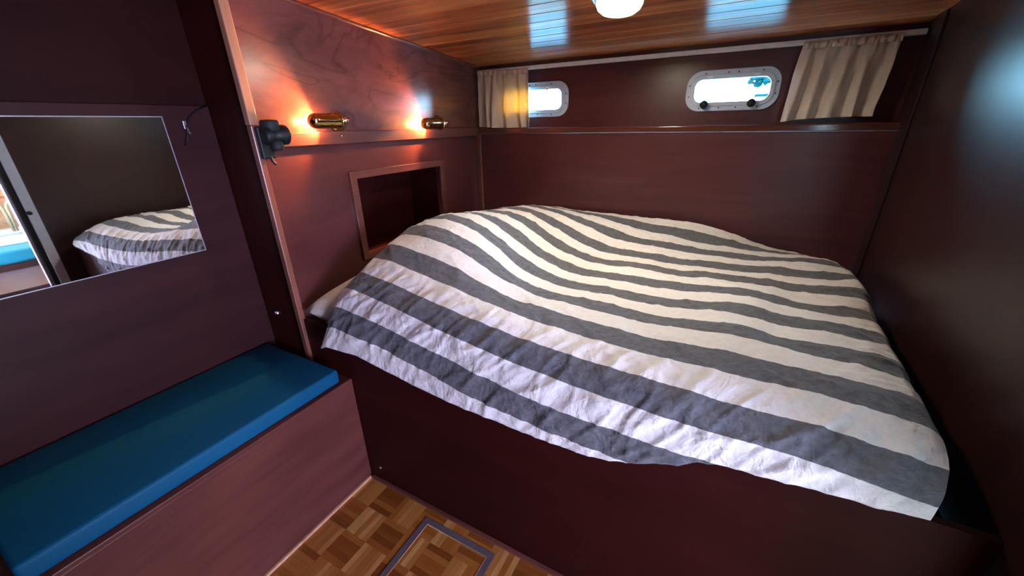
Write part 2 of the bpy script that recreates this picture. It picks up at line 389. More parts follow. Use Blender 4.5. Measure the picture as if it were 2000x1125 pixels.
# dark backing above the planks, sloping with them
bm = bmesh.new()
q = [bm.verts.new(p) for p in ((LX - .35, -0.95, ceil_z(-0.95) + .0125), (RX + .1, -0.95, ceil_z(-0.95) + .0125), (RX + .1, 2.36, ceil_z(2.36) + .0125), (LX - .35, 2.36, ceil_z(2.36) + .0125))]
q2 = [bm.verts.new(v.co + Vector((0, 0, .012))) for v in q]
bm.faces.new(q); bm.faces.new(q2)
for k in range(4): bm.faces.new((q[k], q[(k + 1) % 4], q2[(k + 1) % 4], q2[k]))
struct(finish('trim_1', bm, M['black']))

# hull side: upper panel with the two porthole openings, ledge, lower panel
W2 = (-0.268, 0.109, 1.492, 1.660)
W1 = (-1.300, -0.874, 1.486, 1.662)
def xz(y): return basis((0, y, 0), (1, 0, 0), (0, 0, 1), (0, -1, 0))
hole = lambda w, i, r: rrect(w[0] + i, w[1] - i, w[2] + i, w[3] - i, r)
struct(slab('wall_back', [rrect(HX - .05, RX + .06, 1.38, 1.80, 0), hole(W1, .022, .05), hole(W2, .022, .05)], 0.03, M['mahogany'], xz(BY + 0.015)))
struct(box('wall_back_lower', HX - .02, RX + .02, 2.19, 2.21, 0.55, 1.396, M['mahogany']))
bm = bmesh.new(); add_box(bm, HX, RX, 2.180, 2.252, 1.396, 1.430, 0.008, 6)
lg = struct(finish('trim_2', bm, M['ledge'], None, True)); lg.modifiers.new('wn', 'WEIGHTED_NORMAL')           # ledge
struct(box('trim_3', HX, HX + 0.034, 2.172, 2.19, 0.70, 1.396, M['trim_x'], bev=0.003))   # corner batten
# outer hull skin so light only enters through the ports
struct(slab('wall_hull', [rrect(HX - .5, RX + .3, 0.0, 2.3, 0), hole(W1, .010, .055), hole(W2, .010, .055)], 0.02, M['white_plastic'], xz(BY + 0.085)))

# headboard wall with its niche opening
NY0, NY1, NZ0, NZ1 = 1.213, 1.792, 0.905, 1.245
def yz(x): return basis((x, 0, 0), (0, 1, 0), (0, 0, 1), (1, 0, 0))
struct(slab('wall_head', [rrect(0.83, 2.26, 0.0, 1.418, 0), rrect(NY0, NY1, NZ0, NZ1, 0)], 0.02, M['mahogany_head'], yz(HX - 0.01)))
bm = bmesh.new()                                       # figured upper panel follows the ceiling slope
pp = [(0.83, 1.40), (2.26, 1.40), (2.26, 1.80), (0.83, 1.92)]
a = [bm.verts.new((HX, p[0], p[1])) for p in pp]; b_ = [bm.verts.new((HX - .02, p[0], p[1])) for p in pp]
bm.faces.new(a); bm.faces.new(b_)
for k in range(4): bm.faces.new((a[k], a[(k + 1) % 4], b_[(k + 1) % 4], b_[k]))
struct(finish('wall_head_upper', bm, M['mahogany_fig']))
bm = bmesh.new()                                       # rail below the lamps
add_box(bm, HX, HX + 0.016, 0.845, 2.19, 1.388, 1.436, 0.003)
struct(finish('trim_4', bm, M['trim_y']))
bm = bmesh.new()                                       # thin bead where wall meets ceiling
tube(bm, [(HX + .004, y, ceil_z(y) - .006) for y in (0.84, 1.2, 1.6, 2.0, 2.24)], 0.006)
struct(finish('trim_5', bm, M['trim_y']))
struct(box('trim_12', 0.533, RX, 2.08, 2.179, 0.70, 1.78, M['mahogany_gloss'], bev=0.002))
# niche lining
bm = bmesh.new()
D = 0.22
add_box(bm, HX - D - .012, HX - D, NY0 - .01, NY1 + .01, NZ0 - .01, NZ1 + .01)
add_box(bm, HX - D, HX - .02, NY0 - .012, NY0, NZ0 - .012, NZ1 + .012)
add_box(bm, HX - D, HX - .02, NY1, NY1 + .012, NZ0 - .012, NZ1 + .012)
add_box(bm, HX - D, HX - .02, NY0, NY1, NZ1, NZ1 + .012)
add_box(bm, HX - D, HX - .02, NY0, NY1, NZ0 - .012, NZ0)
struct(finish('wall_niche', bm, M['mahogany_dark']))
struct(slab('trim_6', [rrect(1.184, 1.822, 0.880, 1.272, 0), rrect(NY0, NY1, NZ0, NZ1, 0)], 0.012, M['trim_y'], yz(HX + 0.006), bevel=0.002))

# end of the headboard partition (dark return) and its lit corner post
struct(box('wall_return', LX - .02, HX - .0, 0.832, 0.85, 0.0, 1.95, M['mahogany_dark'], bev=0))
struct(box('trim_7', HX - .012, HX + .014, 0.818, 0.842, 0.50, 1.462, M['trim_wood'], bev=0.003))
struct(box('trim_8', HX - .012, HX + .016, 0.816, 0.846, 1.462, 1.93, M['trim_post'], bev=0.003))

# left wall: upper panel set back behind a thin step, lower panel carries the mirror
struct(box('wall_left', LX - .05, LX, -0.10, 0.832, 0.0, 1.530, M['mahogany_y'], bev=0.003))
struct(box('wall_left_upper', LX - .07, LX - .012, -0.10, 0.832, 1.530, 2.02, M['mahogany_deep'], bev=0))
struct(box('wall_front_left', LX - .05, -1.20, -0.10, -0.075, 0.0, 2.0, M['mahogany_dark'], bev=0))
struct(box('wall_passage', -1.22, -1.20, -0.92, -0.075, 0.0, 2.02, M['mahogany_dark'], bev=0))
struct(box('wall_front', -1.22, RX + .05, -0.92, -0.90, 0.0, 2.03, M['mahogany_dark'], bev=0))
# right wall, beside the foot of the bed, and the doorway beyond the camera's right shoulder
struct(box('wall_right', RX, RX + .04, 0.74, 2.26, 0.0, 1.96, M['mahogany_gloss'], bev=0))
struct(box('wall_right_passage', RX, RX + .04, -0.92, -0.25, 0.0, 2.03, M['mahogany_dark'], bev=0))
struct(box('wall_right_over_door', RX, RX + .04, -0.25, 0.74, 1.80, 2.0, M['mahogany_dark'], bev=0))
d1 = struct(bpy.data.objects.new('door_1', None)); COL.objects.link(d1)
box('door_frame', RX - .012, RX + .055, 0.690, 0.738, 0.0, 1.80, M['alu'], d1, 0.003)
box('door_seal', RX - .002, RX + .05, 0.664, 0.689, 0.0, 1.80, M['black'], d1, 0.002)
box('door_stop', RX + .01, RX + .05, 0.648, 0.663, 0.0, 1.80, M['steel'], d1, 0.002)
bm = bmesh.new(); lathe(bm, [(0, .012), (.02, .012), (.024, .007)], (RX - .012, .70, 0.985), (RX - .06, .70, 0.985), 16)
finish('door_catch', bm, M['black'], d1, True)

# ------------------------------------------------------------------ saloon seen in the mirror
struct(box('floor_saloon', RX + .05, 3.3, -1.6, 2.4, -0.05, 0.0, M['tan'], bev=0))
struct(box('ceiling_saloon', RX + .05, 3.3, -1.6, 2.4, 2.03, 2.06, M['grey_wall'], bev=0))
struct(box('wall_saloon_far', 3.28, 3.30, -1.6, 2.4, 0.0, 2.05, M['orange_wood'], bev=0))
struct(box('wall_saloon_back', RX + .04, 3.3, 2.38, 2.40, 0.0, 2.05, M['grey_wall'], bev=0))
struct(box('wall_saloon_front', RX + .04, 3.3, -1.62, -1.60, 0.0, 2.05, M['grey_wall'], bev=0))
struct(box('trim_9', 3.24, 3.28, -1.6, 2.38, 0.60, 0.66, M['orange_wood']))
st = thing('settee', 'teal upholstered settee in the bright room beyond the door, seen in the mirror', 'sofa', (2.3, 0.9, 0))
def child_box(name, x0, x1, y0, y1, z0, z1, mat, parent, bev=0.004):
    L_ = parent.location
    return box(name, x0 - L_.x, x1 - L_.x, y0 - L_.y, y1 - L_.y, z0 - L_.z, z1 - L_.z, mat, parent, bev)
child_box('base', 1.86, 2.62, 0.45, 1.9, 0.0, 0.44, M['bench_wood'], st)
child_box('seat', 1.84, 2.64, 0.45, 1.9, 0.44, 0.55, M['teal'], st, 0.02)
c_ = tag(box('sunlit_patch', 2.1, 2.55, 0.5, 1.5, 0.551, 0.562, M['cream'], bev=0.004), 'white sheet standing for the sunlit patch on the teal settee, seen in the mirror', 'light patch')  # thin white slab stands for sunlight on the seat
cb = thing('low_cabinet', 'low brown step cabinet just inside the bright doorway, seen in the mirror', 'cabinet', (1.3, 0.8, 0))
child_box('body', 0.98, 1.62, 0.3, 1.6, 0.0, 0.40, M['mahogany_y'], cb)
child_box('top', 0.95, 1.65, 0.28, 1.62, 0.40, 0.425, M['mahogany'], cb)
ch = thing('side_chair', 'pale wooden chair with arched back beyond the settee, seen in the mirror', 'chair', (2.95, 0.98, 0))
child_box('seat', 2.78, 3.12, 0.80, 1.14, 0.52, 0.56, M['cream'], ch, 0.01)
for sx, sy in ((2.79, .81), (3.09, .81), (2.79, 1.11), (3.09, 1.11)): child_box('leg', sx, sx + .03, sy, sy + .03, 0.0, 0.52, M['tan'], ch)
bm = bmesh.new()
for yy in (0.83, 0.97):
    tube(bm, [(2.80 - 2.95, yy - .98 + .07 - .06 * math.cos(PI * k / 10), 0.56 + (0.2 + .10 * math.sin(PI * k / 10) if 0 < k < 10 else 0.0)) for k in range(11)], 0.012, 8)
finish('backrest', bm, M['tan'], ch, True)
bm = bmesh.new(); lathe(bm, [(0, .03), (.01, .03), (.03, .05), (.09, .085), (.14, .08), (.138, .074), (.09, .078), (.035, .042), (.02, 0)], (2.95, .9, .8625), (2.95, .9, 1.2), 24)
child_shelf = tag(box('wall_shelf', 2.85, 3.24, 0.6, 1.2, 0.835, 0.86, M['orange_wood']), 'honey wood shelf on the far wall beyond the doorway, seen in the mirror', 'shelf')
tag(finish('glass_bowl', bm, plain('sea_green_glass', (0.35, 0.75, 0.7), 0.1), None, True), 'pale green glass bowl on the far shelf, seen at the mirror edge', 'bowl')

# ------------------------------------------------------------------ portholes
def porthole(nm, w, knobs):
    win = struct(bpy.data.objects.new(nm, None)); COL.objects.link(win)
    x0, x1, z0, z1 = w
    slab('frame', [rrect(x0, x1, z0, z1, .062, 12), rrect(x0 + .026, x1 - .026, z0 + .026, z1 - .026, .042, 12)], 0.006, M['alu'], xz(BY - 0.004), win, 0.0022)
    slab('inner_frame', [rrect(x0 + .020, x1 - .020, z0 + .020, z1 - .020, .046, 12), rrect(x0 + .034, x1 - .034, z0 + .034, z1 - .034, .034, 12)], 0.016, M['alu'], xz(BY - 0.006), win, 0.002)
    slab('lining', [rrect(x0 + .015, x1 - .015, z0 + .015, z1 - .015, .05, 12), rrect(x0 + .030, x1 - .030, z0 + .030, z1 - .030, .038, 12)], 0.085, M['alu'], xz(BY + 0.045), win)
    slab('pane', [rrect(x0 + .030, x1 - .030, z0 + .030, z1 - .030, .038, 12)], 0.004, M['pane'], xz(BY + 0.055), win)
    xm, zm = (x0 + x1) / 2, (z0 + z1) / 2
    bm = bmesh.new()
    sp_ = [(xm - .115, z1 - .011), (xm - .02, z1 - .011), (xm + .02, z1 - .011), (xm + .115, z1 - .011), (xm - .125, z0 + .011), (xm - .04, z0 + .011), (xm + .03, z0 + .011), (xm + .115, z0 + .011),
           (x0 + .011, zm + .025), (x0 + .011, zm - .022), (x1 - .011, zm + .025), (x1 - .011, zm - .022)]
    for sx, sz in sp_:
        lathe(bm, [(0, .0038), (.0015, .0034), (.002, 0)], (sx, BY - .009, sz), (sx, BY - 1, sz), 10)
    s = finish('screws', bm, M['screw'], win); s['label'] = 'small dark screw heads'
    for hx in (xm - .095, xm + .095):
        bm = bmesh.new(); add_box(bm, hx - .011, hx + .011, BY - .020, BY - .010, z1 - .029, z1 - .021, .002)
        finish('hinge', bm, M['white_plastic'], win)
    if knobs:
        for kx in (x0 + .086, x1 - .098):
            bm = bmesh.new(); lathe(bm, [(0, .006), (.014, .006), (.015, .016), (.019, .0175), (.030, .0175), (.033, .015), (.034, 0)], (kx, BY - .012, z0 + .026), (kx, BY - 1, z0 + .026), 24)
            finish('knob', bm, M['black'], win, True)['label'] = 'round black locking knob'
    return win
porthole('window_1', W1, False)
porthole('window_2', W2, True)
bm = bmesh.new(); tube(bm, [(-.990, BY - .018, 1.628), (-.994, BY - .022, 1.62), (-.998, BY - .022, 1.606), (-.997, BY - .02, 1.596)], .0035, 8)
tag(finish('window_stay', bm, M['steel'], None, True), 'small dark curved stay in front of the left porthole glass', 'window stay')

# ------------------------------------------------------------------ outside the hull
tag(box('neighbour_hull', -9, 9, 7.5, 7.8, -0.4, 1.62, M['cream'], bev=0.02), 'long pale boat hull moored outside the portholes', 'boat')
struct(box('ground_water', -30, 30, 2.5, 60, -1.2, -1.1, plain('harbour_water', (0.02, 0.16, 0.18), 0.1), bev=0))

foliage = plain('dark_foliage', (0.0016, 0.0095, 0.0105), 0.9, 0.0, 0.0)
bm = bmesh.new()
for k in range(150):
    c_ = Vector((random.uniform(-0.1, 3.2), random.uniform(19, 21), random.uniform(2.72, 3.6)))
    m_ = bmesh.ops.create_icosphere(bm, subdivisions=2, radius=random.uniform(.04, .15))
    for v in m_['verts']: v.co = v.co * (1 + .5 * noise.noise(v.co * 9 + c_)) + c_
tube(bm, [(1.3, 20, -1.1), (1.35, 20, 1.5), (1.2, 20, 2.6)], [.16, .12, .08])
tag(finish('tree', bm, foliage), 'dark leafy tree seen through the right porthole', 'tree')
bm = bmesh.new()
tube(bm, [(.10, 12, 1.975), (2.4, 12, 2.0)], .035); tube(bm, [(.42, 12, -1.0), (.42, 12, 2.03)], .03); tube(bm, [(1.5, 12, -1.0), (1.5, 12, 2.03)], .03)
tag(finish('jetty_rail', bm, foliage), 'dark jetty rail seen low through the right porthole', 'railing')

# ------------------------------------------------------------------ curtain track and curtains
tag(box('curtain_track', HX + .002, RX - .005, 2.222, 2.238, 1.728, 1.748, M['white_plastic'], bev=0.003), 'long white plastic curtain track under the plank ceiling', 'curtain track')
def curtain(label, tl, tr, bl, br, ztl, ztr, zbl, zbr, pleats, hooks, ph, sag):
    root = thing('curtain', label, 'curtain', ((tl + tr) / 2, 2.215, 1.73), 'short cream curtains on the white track')
    NU, NV = 150, 44
    bm = bmesh.new(); grid = []
    for j in range(NV + 1):
        v = j / NV; row = []
        for i in range(NU + 1):
            u = i / NU
            open_ = v ** 0.75
            uu = u + 0.030 * math.sin(u * 9.0 + ph) * v
            xa = tl + (tr - tl) * u; xb = bl + (br - bl) * uu
            x = xa + (xb - xa) * open_
            zt = ztl + (ztr - ztl) * u; zb = zbl + (zbr - zbl) * u + sag * math.sin(u * PI)
            z = zt + (zb - zt) * v
            n1 = noise.noise(Vector((u * 5 + ph, v * 0.6, ph)))
            amp = 0.006 + 0.014 * min(1, v * 2.2) + 0.010 * n1 * v
            fold = math.sin(u * pleats * 2 * PI + ph + 2.0 * n1)
            fine = math.sin(u * pleats * 4.7 * PI + ph * 2) * max(0, 1 - v * 3.2) * 0.004
            y = 2.208 - 0.012 * v + amp * fold * 0.85 + fine
            y += 0.006 * noise.noise(Vector((u * 12, v * 6, 3 + ph)))
            x += 0.004 * noise.noise(Vector((u * 16, v * 4, 9 + ph))) * v
            if v < 0.06: y = y * 0.6 + 2.21 * 0.4
            row.append(bm.verts.new((x - root.location.x, min(y, 2.226) - root.location.y, z - root.location.z)))
        grid.append(row)
    for j in range(NV):
        for i in range(NU): bm.faces.new((grid[j][i], grid[j][i + 1], grid[j + 1][i + 1], grid[j + 1][i]))
    o = finish('cloth', bm, M['curtain'], root, True)
    md = o.modifiers.new('thick', 'SOLIDIFY'); md.thickness = 0.0012
    # gathered heading tape
    bm = bmesh.new(); rows = []
    for j in range(3):
        row = []
        for i in range(NU + 1):
            u = i / NU
            y = 2.203 + 0.005 * math.sin(u * pleats * 2 * PI * 2.3 + ph)
            row.append(bm.verts.new((tl + (tr - tl) * u - root.location.x, y - root.location.y, ztl + (ztr - ztl) * u - .004 - .012 * j - root.location.z)))
        rows.append(row)
    for j in range(2):
        for i in range(NU): bm.faces.new((rows[j][i], rows[j][i + 1], rows[j + 1][i + 1], rows[j + 1][i]))
    tp = o = finish('heading_tape', bm, M['curtain'], root, True)
    md = o.modifiers.new('thick', 'SOLIDIFY'); md.thickness = 0.002
    for k in range(hooks):
        u = (k + .5) / hooks; hx = tl + (tr - tl) * u - root.location.x; hz = ztl + (ztr - ztl) * u - root.location.z
        bm = bmesh.new(); tube(bm, [(hx, .004, hz - .01), (hx, .008, hz + .004), (hx, .014, hz + .008)], .0022, 6)
        finish('hook', bm, M['white_plastic'], tp, True)
    return root
curtain('short cream curtain glowing yellow over the left porthole', -1.435, -1.100, -1.442, -1.078, 1.742, 1.735, 1.424 + .012, 1.433, 4.5, 6, 0.4, -0.004)
curtain('short beige curtain bunched at the right end of the track', 0.160, 0.466, 0.128, 0.452, 1.738, 1.738, 1.437, 1.452, 4.5, 6, 2.1, 0.006)

# ------------------------------------------------------------------ reading lamps
def reading_lamp(y_tip, y_mount, z, label, length):
    # Empty at the rosette; the shade lies along the wall pointing to the camera end of the cabin
    root = thing('reading_lamp', label, 'wall lamp', (HX, y_mount, z), 'brass reading lamps above the niche')
    bm = bmesh.new(); lathe(bm, [(0, .042), (.004, .042), (.008, .037), (.012, .022), (.02, .016), (.024, 0)], (0, 0, 0), (1, 0, 0), 40)
    ros = finish('rosette', bm, M['brass_bright'], root, True)
    bm = bmesh.new(); tube(bm, [(.016, 0, 0), (.035, 0, .002), (.055, -.004, .004)], [.008, .007, .008], 14)
    lathe(bm, [(0, 0), (.002, .012), (.012, .015), (.022, .012), (.024, 0)], (.055, .008, .004), (.055, -1, .004), 20)
    finish('swivel_arm', bm, M['brass_bright'], root, True)
    # shade: half-open tube, closed rounded end away from the mount, slot facing the wall
    yt = y_tip - y_mount; r = .026; cxx = .058; cz = .002
    bm = bmesh.new(); rings = []
    prof = []
    for k in range(9):
        a = PI / 2 * k / 8; prof.append((yt + r * 1.05 * (1 - math.sin(a)) , max(r * math.cos(a), .0005)))
    prof = [(yt + r * 1.05 * (1 - math.cos(PI / 2 * k / 8)), max(r * math.sin(PI / 2 * k / 8), .0006)) for k in range(9)] + [(yt + length, r), (yt + length + .004, r * 1.03), (yt + length + .010, r * 1.03)]
    NA = 36
    prof = [(t_, rr, 179.5) for t_, rr in prof[:5]] + [(prof[5][0], prof[5][1], 112)] + [(t_, rr, 100) for t_, rr in prof[6:9]]; tail = [(yt + .060, r, 98), (yt + .086, r, 98), (yt + .089, r, 179.5), (yt + length, r, 179.5), (yt + length + .004, r * 1.03, 179.5), (yt + length + .010, r * 1.03, 179.5)]
    for (yy, rr, half) in prof + tail:
        h_ = math.radians(half)
        rings.append([bm.verts.new((cxx + rr * math.cos(-h_ + 2 * h_ * k / NA), yy, cz + rr * math.sin(-h_ + 2 * h_ * k / NA))) for k in range(NA + 1)])
    for r0, r1 in zip(rings, rings[1:]):
        for k in range(NA): bm.faces.new((r0[k], r0[k + 1], r1[k + 1], r1[k]))
    e = finish('shade', bm, M['brass'], root, True)
    md = e.modifiers.new('thick', 'SOLIDIFY'); md.thickness = 0.0012; md.offset = 1
    bm = bmesh.new(); lathe(bm, [(0, 0), (0, r * 1.22), (.004, r * 1.2), (.012, r * .6), (.016, .008), (.030, .006), (.032, 0)], (cxx, yt + length + .010, cz), (cxx, 1, cz), 30)
    finish('end_cap', bm, M['brass_bright'], root, True)
    bm = bmesh.new(); lathe(bm, [(0, .009), (.006, .009), (.008, .011), (.010, .011)], (cxx - .002, yt + length + .004, cz), (cxx - .002, -1, cz), 20)
    sck = finish('bulb_socket', bm, M['black'], root, True)
    bm = bmesh.new(); lathe(bm, [(0, 0), (.003, .005), (.010, .007), (.018, .007), (.024, .005), (.026, 0)], (cxx - .006, yt + .022, cz), (cxx - .006, 1, cz), 16)
    finish('bulb', bm, M['bulb'], sck, True)['label'] = 'lit bulb behind the shade'
    bm = bmesh.new(); lathe(bm, [(0, .003), (.014, .003), (.016, .0045), (.024, .0045), (.026, 0)], (.012, 0, -.036), (.012, 0, -1), 12)
    finish('switch', bm, M['brass_bright'], ros, True)['label'] = 'short brass pull switch'
    d = bpy.data.lights.new('bulb_light', 'POINT'); d.energy = 17.0; d.color = (1.0, 0.38, 0.12); d.shadow_soft_size = 0.004
    l = bpy.data.objects.new('bulb_light', d); COL.objects.link(l); l.parent = root; l.location = (cxx - .003, yt + .098, cz)
    return root
reading_lamp(1.005, 1.172, 1.472, 'brass tube reading lamp beside the black clamp, glowing orange', 0.115)
reading_lamp(1.628, 1.815, 1.458, 'brass tube reading lamp near the corner by the curtain', 0.125)

# ------------------------------------------------------------------ black swivel clamp on the corner post
cl = thing('swivel_clamp', 'black plastic swivel clamp on the corner post by the brass lamp', 'clamp', (-1.415, 0.872, 1.430))
bm = bmesh.new(); lathe(bm, [(0, .024), (.003, .028), (.030, .029), (.036, .026), (.038, 0)], (.0, -.002, .012), (.0, -.002, 1), 28); finish('upper_knob', bm, M['black_soft'], cl, True)
bm = bmesh.new(); lathe(bm, [(0, 0), (.004, .020), (.012, .027), (.026, .028), (.034, .022), (.036, 0)], (.006, -.044, -.002), (.006, 1, -.002), 28); finish('ball_joint', bm, M['black'], cl, True)
bm = bmesh.new(); lathe(bm, [(0, .025), (.03, .027), (.040, .032), (.056, .033), (.060, .028), (.062, 0)], (.002, -.012, 0), (.002, 1, 0), 28); finish('dial', bm, M['black'], cl, True)
bm = bmesh.new(); lathe(bm, [(0, .022), (.03, .022), (.036, .018), (.038, 0)], (0, .006, -.014), (0, .006, -1), 24); finish('lower_knob', bm, M['black_soft'], cl, True)
bm = bmesh.new(); add_box(bm, -.034, -.004, -.046, .0, -.075, .028, .004); tube(bm, [(-.01, -.02, -.06), (-.004, -.018, -.085), (.002, -.012, -.095)], .005, 8)
finish('bracket', bm, M['black'], cl)

# ------------------------------------------------------------------ ceiling lamp
cy_ = 1.50; cxl = -0.418; cz = ceil_z(cy_)
lp = thing('ceiling_lamp', 'round frosted ceiling lamp with a metal ring, lit', 'ceiling lamp', (cxl, cy_, cz))
lp.rotation_euler = (-math.atan(0.078), 0, 0)
bm = bmesh.new(); lathe(bm, [(-.002, .088), (.010, .090), (.016, .086), (.020, .078), (.020, 0)], (0, 0, 0), (0, 0, -1), 48); lbase = finish('base', bm, M['steel'], lp, True)
bm = bmesh.new(); lathe(bm, [(.014, .074), (.030, .074), (.042, .068), (.052, .055), (.058, .034), (.060, 0)], (0, 0, 0), (0, 0, -1), 48); finish('globe', bm, M['globe'], lp, True)
for k in range(4):
    a = PI / 4 + k * PI / 2 + .5
    bm = bmesh.new(); tube(bm, [(.086 * math.cos(a), .086 * math.sin(a), -.008), (.088 * math.cos(a), .088 * math.sin(a), -.022), (.078 * math.cos(a), .078 * math.sin(a), -.030), (.074 * math.cos(a), .074 * math.sin(a), -.026)], .0045, 8)
    finish('clip', bm, M['brass_bright'], lbase, True)
d = bpy.data.lights.new('globe_light', 'AREA'); d.shape = 'DISK'; d.size = 0.12; d.energy = 5.2; d.color = (1.0, 0.89, 0.70)
l = bpy.data.objects.new('globe_light', d); COL.objects.link(l); l.parent = lp; l.location = (0, 0, -.064)

# ------------------------------------------------------------------ mirror
mr = thing('wall_mirror', 'frameless rectangular mirror on the left wall reflecting the bed', 'mirror', (LX, 0.0, 1.04))
slab('glass', [rrect(-0.06, 0.679, 0.0, 0.452, 0)], 0.004, M['mirror'], yz(0.0035), mr)
slab('bevelled_edge', [rrect(-0.063, 0.682, -0.003, 0.455, 0), rrect(-0.06, 0.679, 0.0, 0.452, 0)], 0.005, M['mirror_edge'], yz(0.0030), mr)

hk = thing('coat_hook', 'small dark hook with a loose cord beside the mirror', 'hook', (LX, 0.742, 1.455))
bm = bmesh.new(); tube(bm, [(0, 0, .012), (.006, 0, .010), (.014, -.001, -.004), (.020, -.002, -.016), (.026, -.004, -.012)], [.004, .0035, .003, .003, .004], 8)
add_box(bm, 0, .003, -.005, .005, .0, .026, .001); finish('hook', bm, M['steel'], hk)
bm = bmesh.new(); tube(bm, [(.003, .085, .076), (.005, .05, .062), (.007, .018, .038), (.010, .0, .006), (.010, -.012, -.035), (.008, -.020, -.052)], .0028, 8); finish('cord', bm, M['black'], hk, True)

tag(box('cupboard_catch', -1.622, -1.604, 0.826, 0.832, 0.722, 0.731, M['white_plastic'], bev=0.001), 'tiny pale catch on the dark partition end above the cushion', 'catch')

# ------------------------------------------------------------------ bench and its cushion
bn = thing('bench', 'mahogany built-in bench carrying the teal cushion', 'bench', (-1.45, 0.38, 0))
child_box('front_panel', -1.226, -1.206, -0.075, 0.8305, 0.0, 0.508, M['bench_wood'], bn, 0.002)
child_box('seat_board', LX, -1.204, -0.075, 0.8305, 0.508, 0.524, M['bench_wood'], bn, 0.003)
bm = bmesh.new(); add_box(bm, -1.684 + 1.45, -1.222 + 1.45, -0.050 - .38, 0.792 - .38, 0.5245, 0.583, 0.011, 4)
bm2 = finish('seat_cushion', bm, M['cushion'], None, True, loc=(-1.45, 0.38, 0))
tag(bm2, 'long teal vinyl cushion lying on the bench', 'cushion')
struct(box('trim_10', -1.206, -1.194, -0.075, 0.820, 0.0, 0.012, M['trim_pale'], bev=0.002))
struct(box('trim_11', -1.194, RX, 0.816, 0.832, 0.0, 0.010, M['trim_x'], bev=0.002))
bm = bmesh.new(); lathe(bm, [(0, .010), (.002, .010), (.004, .004), (.014, .004), (.018, .008), (.024, .006), (.025, 0)], (-1.405, -.075, .566), (-1.405, 1, .566), 16)
tube(bm, [(-1.412, -.056, .566), (-1.425, -.052, .575), (-1.435, -.054, .590)], .003, 8)
tag(finish('brass_hook', bm, M['brass_bright'], None, True), 'small brass hook at the near end of the teal cushion', 'hook')

# ------------------------------------------------------------------ floor hatch
fh = thing('floor_hatch', 'parquet floor hatch with a grey metal edge frame', 'hatch', (-0.69, 0.625, 0))
slab('frame', [rrect(-0.160, 0.160, -0.165, 0.160, 0), rrect(-0.138, 0.138, -0.143, 0.138, 0)], 0.003, M['hatch_frame'], basis((0, 0, .0012), (1, 0, 0), (0, 1, 0), (0, 0, 1)), fh)
slab('inner_edge', [rrect(-0.138, 0.138, -0.143, 0.138, 0), rrect(-0.1355, 0.1355, -0.1405, 0.1355, 0)], 0.004, M['trim_pale'], basis((0, 0, .0012), (1, 0, 0), (0, 1, 0), (0, 0, 1)), fh)
hp = box('panel', -0.1355 - .69, 0.1355 - .69, -0.1405 + .625, 0.1355 + .625, 0.0002, 0.0016, M['parquet'], None, 0.0)
hp.parent = fh; hp.location = (0.69, -0.625, 0)

# ------------------------------------------------------------------ bed
bd = thing('bed_base', 'dark mahogany built-in berth base under the duvet', 'bed', (-0.45, 1.5, 0))
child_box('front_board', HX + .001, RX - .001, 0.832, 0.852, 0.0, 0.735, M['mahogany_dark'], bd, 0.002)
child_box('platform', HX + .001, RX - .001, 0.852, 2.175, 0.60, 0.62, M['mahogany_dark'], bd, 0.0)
bm = bmesh.new(); lathe(bm, [(0, .006), (.002, .005), (.003, 0)], (-1.14 + .45, 0.832 - 1.5, 0.075), (-1.14 + .45, -5, .075), 12); finish('screw_cap', bm, M['steel'], bd)
bm = bmesh.new(); add_box(bm, HX + .01, 0.42, 0.90, 2.12, 0.622, 0.690, 0.03, 4)
tag(finish('mattress', bm, M['mattress'], None, True), 'mattress lying on the berth base, hidden under the duvet', 'mattress')
def pillow(label, x, y, z, lx, ly, h, rot, tilt=0.0):
    bm = bmesh.new(); N = 26; top = []; bot = []
    for j in range(N + 1):
        a, b_ = [], []
        for i in range(N + 1):
            u, v = i / N * 2 - 1, j / N * 2 - 1
            e = max(0, (1 - abs(u) ** 3.4)) ** .42 * max(0, (1 - abs(v) ** 3.4)) ** .42
            pin = 1 - 0.07 * (1 - abs(u)) * abs(v) ** 3 - 0.0
            px = u * lx / 2 * (1 - .06 * (1 - v * v)); py = v * ly / 2 * (1 - .06 * (1 - u * u))
            w = .008 * noise.noise(Vector((u * 3 + x, v * 3, 1)))
            a.append(bm.verts.new((px, py, h / 2 * e + w * e))); 
            b_.append(a[-1] if (i in (0, N) or j in (0, N)) else bm.verts.new((px, py, -h / 2 * e)))
        top.append(a); bot.append(b_)
    for j in range(N):
        for i in range(N):
            bm.faces.new((top[j][i], top[j][i + 1], top[j + 1][i + 1], top[j + 1][i]))
            q = (bot[j][i], bot[j + 1][i], bot[j + 1][i + 1], bot[j][i + 1])
            if len(set(q)) > 2:
                try: bm.faces.new(q)
                except ValueError: pass
    o = finish('pillow', bm, M['pillow'], None, True); o.location = (x, y, z); o.rotation_euler = (tilt, 0, rot)
    return tag(o, label, 'pillow')
pillow('cream pillow corner peeking out at the near left end of the duvet', -1.185, 1.165, 0.800, 0.44, 0.68, 0.18, 0.04, 0.05)
pillow('cream pillow under the duvet, farther from the bench', -1.20, 1.82, 0.80, 0.42, 0.60, 0.17, 0.0)

